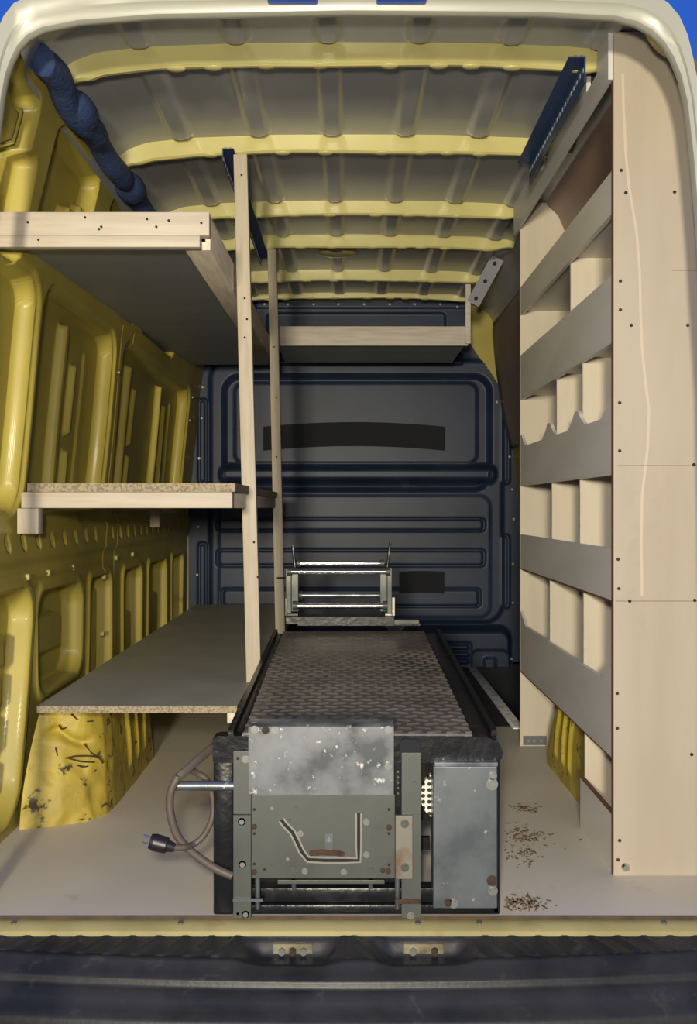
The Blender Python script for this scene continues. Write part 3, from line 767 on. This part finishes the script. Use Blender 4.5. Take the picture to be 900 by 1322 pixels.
# tread plate with raised lozenges
ux = np.linspace(-.224, .260, 250); uy = np.linspace(.006, TL, 520)
Xp, Yp = np.meshgrid(ux, uy, indexing='ij')
a_, b2 = Xp / .040, Yp / .032
row = np.floor(b2); fxp = (a_ + .5 * (row % 2)) % 1 - .5; fyp = b2 % 1 - .5
sg = np.where(row % 2 == 0, 1, -1)
lo = np.exp(-((fyp - sg * fxp * .45) / .17) ** 2) * (1 - ss(.30, .44, np.abs(fxp)))
Hp = .0036 * lo + .0016 * np.sin(Yp * 5 + 1) * np.sin(Xp * 9)
Hp *= 1 - .55 * ss(.88, .95, Yp)
Zp = tz_(Yp) + .004 + Hp
edge = np.minimum(np.minimum(Xp - ux[0], ux[-1] - Xp), np.minimum(Yp - uy[0], uy[-1] - Yp))
Zp = np.where(edge < 1e-4, tz_(Yp) - .002, Zp)
tp = sheet('treadplate', Xp, Yp, Zp, TREAD, mac)
m = MB(); m.hexa([(-.222, .010, tz_(0) - .003), (.258, .010, tz_(0) - .003), (.258, TL - .002, tz_(TL) - .003), (-.222, TL - .002, tz_(TL) - .003)],
                 [(-.222, .010, tz_(0) + .003), (.258, .010, tz_(0) + .003), (.258, TL - .002, tz_(TL) + .003), (-.222, TL - .002, tz_(TL) + .003)])
m.build('plate_core', STEEL, tp, None)
MB().box(-.222, .258, .004, .008, .374, .3785).build('bright_edge', CHROME, tp, None)
c = P(440, 924, .09); MB().box(c.x - .008, c.x + .010, .085, .091, .381, .384).build('weld_mark', ZINC, tp, None)
# polished cover plate
m = MB(); n = 30
x0, x1, zt, zb = fxm(322), fxm(508), fzm(933), fzm(1023)
cov = []
m.prism([(-.016, zb), (-.019, zt - .004), (-.014, zt), (.03, zt + .002), (.03, zt - .001), (-.010, zt - .006), (-.012, zb)], 'x', x0, x1)
cv = m.build('cover_plate', SILV, mac, 40)
def bolt(par, px, py, y, r=.0075, mt=None, h=.005, seg=6, washer=True, nm='bolt'):
    x, z = fxm(px), CAM.z - (py - HY) * K
    m = MB()
    if washer: m.cyl((x, y + .001, z), (x, y - .002, z), r * 1.45, 18)
    m.cyl((x, y - .001, z), (x, y - h, z), r, seg)
    return m.build(nm, mt or ZINC, par)
for px, py, mt in ((330, 939, ZINC), (344, 940, RUST), (356, 940, ZINC), (330, 985, ZINC), (501, 939, ZINC), (501, 986, ZINC)): bolt(cv, px, py, -.018, .0055, mt)
# control plate with its gate slot
x0, x1, zt, zb = fxm(325), fxm(510), fzm(1024), fzm(1132)
cp = MB().box(x0, x1, -.010, .004, zb, zt, .0015).build('control_plate', STEEL, mac, None)
gate = [(364, 1056), (368, 1062), (378, 1072), (384, 1084), (390, 1097), (398, 1107), (420, 1108), (444, 1108), (463, 1108), (463, 1090), (463, 1048)]
g2 = [(fxm(a), fzm(b_)) for a, b_ in gate]
MB().ribbon(g2, .0145, -.0118, -.009).build('gate_rim', RIM, cp, None)
MB().ribbon(g2, .0068, -.0124, -.009).build('gate_slot', DARK, cp, None)
m = MB(); m.ribbon([(fxm(425), fzm(1095)), (fxm(425), fzm(1074))], .016, -.013, -.009); m.build('lever_tongue', GALV, cp, None)
bolt(cp, 425, 1081, -.013, .0045, ZINC, .004, 12, False)
MB().ribbon([(fxm(400), fzm(1100)), (fxm(415), fzm(1098)), (fxm(436), fzm(1099)), (fxm(445), fzm(1102))], .012, -.0108, -.009).build('rust_patch', RUST, cp, None)
for px, py, r, mt in ((352, 1041, .004, ZINC), (382, 1041, .004, STEEL), (388, 1074, .0048, ZINC), (473, 1059, .0048, ZINC), (473, 1101, .0048, ZINC), (372, 1106, .004, ZINC), (379, 1120, .0052, STEEL),
                      (394, 1122, .0046, ZINC), (444, 1123, .0046, ZINC), (478, 1121, .005, STEEL), (494, 1121, .0055, RUST), (501, 1122, .0055, RUST), (502, 1066, .006, RUST), (329, 1065, .0055, RUST), (329, 1123, .0055, RUST),
                      (329, 1043, .003, DARK), (329, 1074, .003, DARK), (329, 1113, .003, DARK), (342, 1120, .0028, DARK), (502, 1043, .003, DARK), (502, 1074, .003, DARK), (502, 1114, .003, DARK), (374, 1057, .004, STEEL)):
    bolt(cp, px, py, -.010, r, mt, .004 if mt is not DARK else .0015, 10, mt in (ZINC, STEEL) and r > .0045)
# uprights
def upright(px0, px1, segs, bolts):
    u = None
    m = MB()
    for (py0, py1, y, mt) in segs: m.box(fxm(px0), fxm(px1), y, y + .007, fzm(py1), fzm(py0), .001)
    u = m.build('upright', STEEL, mac, None)
    for px, py, mt, r in bolts: bolt(u, px, py, -.012, r, mt, .005 if mt is not DARK else .002, 8, mt is ZINC)
    return u
upright(302, 325, [(968, 1049, -.012, 0), (1050, 1187, -.014, 0)], [(308, 977, DARK, .0032), (318, 978, ZINC, .0055), (313, 1058, ZINC, .0055), (314, 1113, ZINC, .0055), (308, 1176, DARK, .0032), (318, 1177, ZINC, .0055)])
u2 = upright(518, 543, [(970, 1050, -.012, 0), (1050, 1160, -.013, 0), (1163, 1188, -.012, 0)], [(531, 979, STEEL, .006), (534, 1008, STEEL, .004), (530, 1179, ZINC, .0055)])
q = MB().box(fxm(510), fxm(532), -.021, -.0135, fzm(1130), fzm(1049), .001).build('joint_plate', mat('rusty_steel', (.20, .19, .16), .5, .4, (.16, .09, .055), 14.0, lo=.52, hi=.66), u2, None)
for py in (1059, 1115): bolt(q, 522, py, -.021, .006, STEEL)
MB().box(fxm(510), fxm(543), -.016, -.0125, fzm(1163), fzm(1157)).build('rusty_band', RUST, u2, None)
MB().box(fxm(302), fxm(340), -.018, -.0145, fzm(1160), fzm(1156)).build('cross_pin', GALV, mac, None)
for px in (333, 513): MB().cyl((fxm(px), -.004, fzm(1172)), (fxm(px), -.004, fzm(1132)), .0055, 12).build('guide_rod', GALV, mac)
# slide bar under the control plate
sb = MB().box(fxm(358), fxm(497), .006, .016, fzm(1143), fzm(1138), .0015).build('slide_bar', STEEL, mac, None)
for px in (379, 479): MB().cyl((fxm(px), .012, fzm(1150)), (fxm(px), .012, fzm(1138)), .005, 10).build('bar_stud', GALV, sb)
# galvanised box on the right
gb = MB().box(fxm(558), fxm(640), -.024, .026, fzm(1167), fzm(986), .002).build('switch_box', GALV, mac, None)
MB().box(fxm(560), fxm(641), -.022, .026, fzm(986), fzm(981), .001).build('box_lid', SILV, gb, None)
for px, py, mt, r in ((634, 997, ZINC, .006), (633, 1008, ZINC, .0085), (633, 1131, RUST, .0075), (634, 1144, ZINC, .007), (577, 1159, RUST, .006), (584, 1160, ZINC, .007)): bolt(gb, px, py, -.024, r, mt, .006, 14)
# fan grille and guts
m = MB(); m.cyl((fxm(579), .030, fzm(1033)), (fxm(579), .046, fzm(1033)), .0560, 48); mo = m.build('fan_grille', GRILLE, mac)
m = MB(); m.cyl((.02, .30, .19), (.02, .62, .19), .095, 28); m.cyl((.02, .27, .19), (.02, .30, .19), .05, 20); m.box(-.06, .10, .34, .58, .03, .11, .004)
m.build('motor', BLACKM, mac)
MB().box(fxm(509), fxm(518), .012, .03, fzm(1046), fzm(985)).build('inner_bracket', BLACKM, mac, None)
for a, b_ in ((1083, 1066), (1125, 1108)): MB().box(fxm(540), fxm(562), .126, .14, fzm(a), fzm(b_)).build('inner_rail', BLACKM, mac, None)
m = MB()
for k in range(5): m.cyl((fxm(514), .012, fzm(998 + k * 7)), (fxm(514), .009, fzm(998 + k * 7)), .0026, 10)
m.build('bracket_hole', STEEL, mac)
m = MB(); m.prism([(fxm(516), .335), (fxm(542), .335), (fxm(542), .363), (fxm(538), .369), (fxm(520), .369), (fxm(516), .363)], 'y', -.010, .0); m.build('rubber_stop', FOAM, mac, None)
# tow pipe handle
h = MB(); h.cyl((fxm(226), -.002, fzm(1014)), (fxm(304), -.002, fzm(1014)), .0100, 20); h.build('pipe_handle', GALV, mac)
# power cord hung over the pipe
Yc_ = -.018
strap = MB(); strap.tube([P(360, 862, 1.0), P(335, 910, .60), P(310, 945, .30), P(285, 958, .10), P(262, 975, .03), P(240, 995, -.010), P(230, 1003, -.022)], .0095, 10, 6, .8)
st_ = strap.build('power_cord', CABLE, mac)
cb = MB(); cb.tube([P(230, 1002, -.014), P(222, 1018, Yc_), P(219, 1035, Yc_), P(221, 1055, Yc_), P(228, 1077, -.016), P(240, 1093, -.012), P(258, 1108, -.008), P(278, 1121, -.006), P(300, 1131, -.006)], .0085, 12, 8)
cb.build('hanging_loop', CABLE, st_)
cb = MB(); cb.tube([P(243, 992, .012), P(254, 998, .030), P(266, 1006, .035), P(273, 1022, .035), P(276, 1042, .032), P(272, 1062, .020), P(262, 1080, .005), P(250, 1090, -.002), P(238, 1094, -.026), P(224, 1094, -.036)], .0068, 12, 8)
cb.build('plug_lead', CABLE, st_)
yp = -.036
a, b_ = P(226, 1094.5, yp), P(194, 1086, yp); ax = (b_ - a)
pl = MB(); pl.cyl(a, a + ax * .30, .0085, 20, .0125); pl.cyl(a + ax * .30, a + ax * .36, .0150, 20, .0165); pl.cyl(a + ax * .36, a + ax * .86, .0165, 20, .0175); pl.cyl(a + ax * .86, b_, .0165, 20, .0150)
plug = pl.build('plug', PLUGM, st_)
up2 = Vector((-ax.z, 0, ax.x)).normalized() * .0075
for k in (-1, 1):
    MB().cyl(b_ + up2 * k, b_ + up2 * k + ax.normalized() * .016, .0028, 10).build('plug_pin', CHROME, plug)
# roller frame at the far end
YT = 1.285
def rp(px, py, y=YT): return P(px, py, y)
def rbox(mb, px0, px1, py0, py1, y0, y1, bev=.0015):
    a, b_ = rp(px0, py1), rp(px1, py0); mb.box(a.x, b_.x, y0, y1, a.z, b_.z, bev)
m = MB(); rbox(m, 369, 509, 795, 805, YT - .02, YT + .05); rbox(m, 384, 543, 804.5, 808, YT - .005, YT + .04)
rf = m.build('roller_stand', BLACKM, mac, None)
m = MB(); rbox(m, 508, 541, 800, 805, YT - .012, YT + .03); m.build('slide_end', STEEL, rf, None)
for s_ in (0, 1):
    m = MB()
    if s_ == 0: rbox(m, 369, 376, 734, 792, YT + .0, YT + .06); rbox(m, 376, 385, 740, 790, YT + .012, YT + .022)
    else: rbox(m, 500, 506, 733, 792, YT + .0, YT + .06); rbox(m, 491, 500, 740, 790, YT + .012, YT + .022)
    fr_ = m.build('side_bracket', STEEL, rf, None)
m = MB(); rbox(m, 368, 371, 772, 795, YT - .006, YT + .02); rbox(m, 371, 385, 792, 795, YT - .006, YT + .02); m.build('corner_angle', STEEL, rf, None)
m = MB(); rbox(m, 506, 510, 771, 795, YT - .006, YT + .02); rbox(m, 497, 506, 792, 795, YT - .006, YT + .02); m.build('corner_angle', RIM, rf, None)
def roller(py, r, y, m_, px0=380, px1=497):
    a, b_ = rp(px0, py), rp(px1, py); MB().cyl((a.x, y, a.z), (b_.x, y, b_.z), r, 24).build('roller', m_, rf)
    for px in (px0, px1):
        c = rp(px, py); MB().cyl((c.x - .008, y, c.z), (c.x + .008, y, c.z), r * 1.6, 20).build('roller_bearing', STEEL, rf)
roller(738, .0085, YT - .004, CHROME, 374, 501); roller(729, .0080, YT + .07, CHROME, 383, 494)
roller(782, .0105, YT - .004, CHROME, 381, 497); roller(771, .0095, YT + .07, GALV, 386, 494)
for px0, py0, px1, py1 in ((381, 732, 378, 703), (500, 732, 504, 700)):
    MB().cyl(rp(px0, py0, YT + .03), rp(px1, py1, YT + .03), .005, 10, .004).build('lever_pin', BLACKM, rf)

# ------------------------------------------------------------------ light
def area(name, loc, target, size, power, col):
    l = bpy.data.lights.new(name, 'AREA'); l.shape = 'DISK'; l.size = size; l.energy = power; l.color = col
    o = bpy.data.objects.new(name, l); C.objects.link(o); o.location = loc
    o.rotation_euler = (Vector(target) - Vector(loc)).to_track_quat('-Z', 'Y').to_euler(); return o
area('fill_lamp', (-.40, -4.8, 1.12), (0, 1, .9), .35, 285, (1.0, .90, .67))  # added fill light far behind the camera, evens out the flash falloff
area('camera_flash', (-.06, -2.15, 1.02), (0, 2, .95), .12, 45, (1.0, .92, .74))
w = bpy.data.worlds.new('dusk_sky'); S.world = w; w.use_nodes = True
wn = w.node_tree
tcw = N(wn, 'ShaderNodeTexCoord'); spw = N(wn, 'ShaderNodeSeparateXYZ'); rampw = N(wn, 'ShaderNodeValToRGB')
wn.links.new(tcw.outputs['Generated'], spw.inputs[0]); wn.links.new(spw.outputs['Z'], rampw.inputs[0])
e = rampw.color_ramp.elements
e[0].position = .0; e[0].color = (.09, .09, .10, 1); e[1].position = .40; e[1].color = (.035, .145, .70, 1)
k = rampw.color_ramp.elements.new(.10); k.color = (.08, .095, .14, 1)
wn.links.new(rampw.outputs[0], wn.nodes['Background'].inputs[0])

# ------------------------------------------------------------------ camera
cam = bpy.data.cameras.new('camera'); co = bpy.data.objects.new('camera', cam); C.objects.link(co)
co.location = CAM; co.rotation_euler = (math.pi / 2, 0, 0)
cam.sensor_fit = 'VERTICAL'; cam.sensor_height = 36.0; cam.lens = 36.0 * FPX / 1322.0
cam.shift_y = -(661.0 - HY) / 1322.0
cam.clip_start = .05
S.camera = co
S.view_settings.view_transform = 'Standard'; S.view_settings.look = 'None'; S.view_settings.exposure = -0.33; S.view_settings.gamma = 1
S.view_settings.use_curve_mapping = False
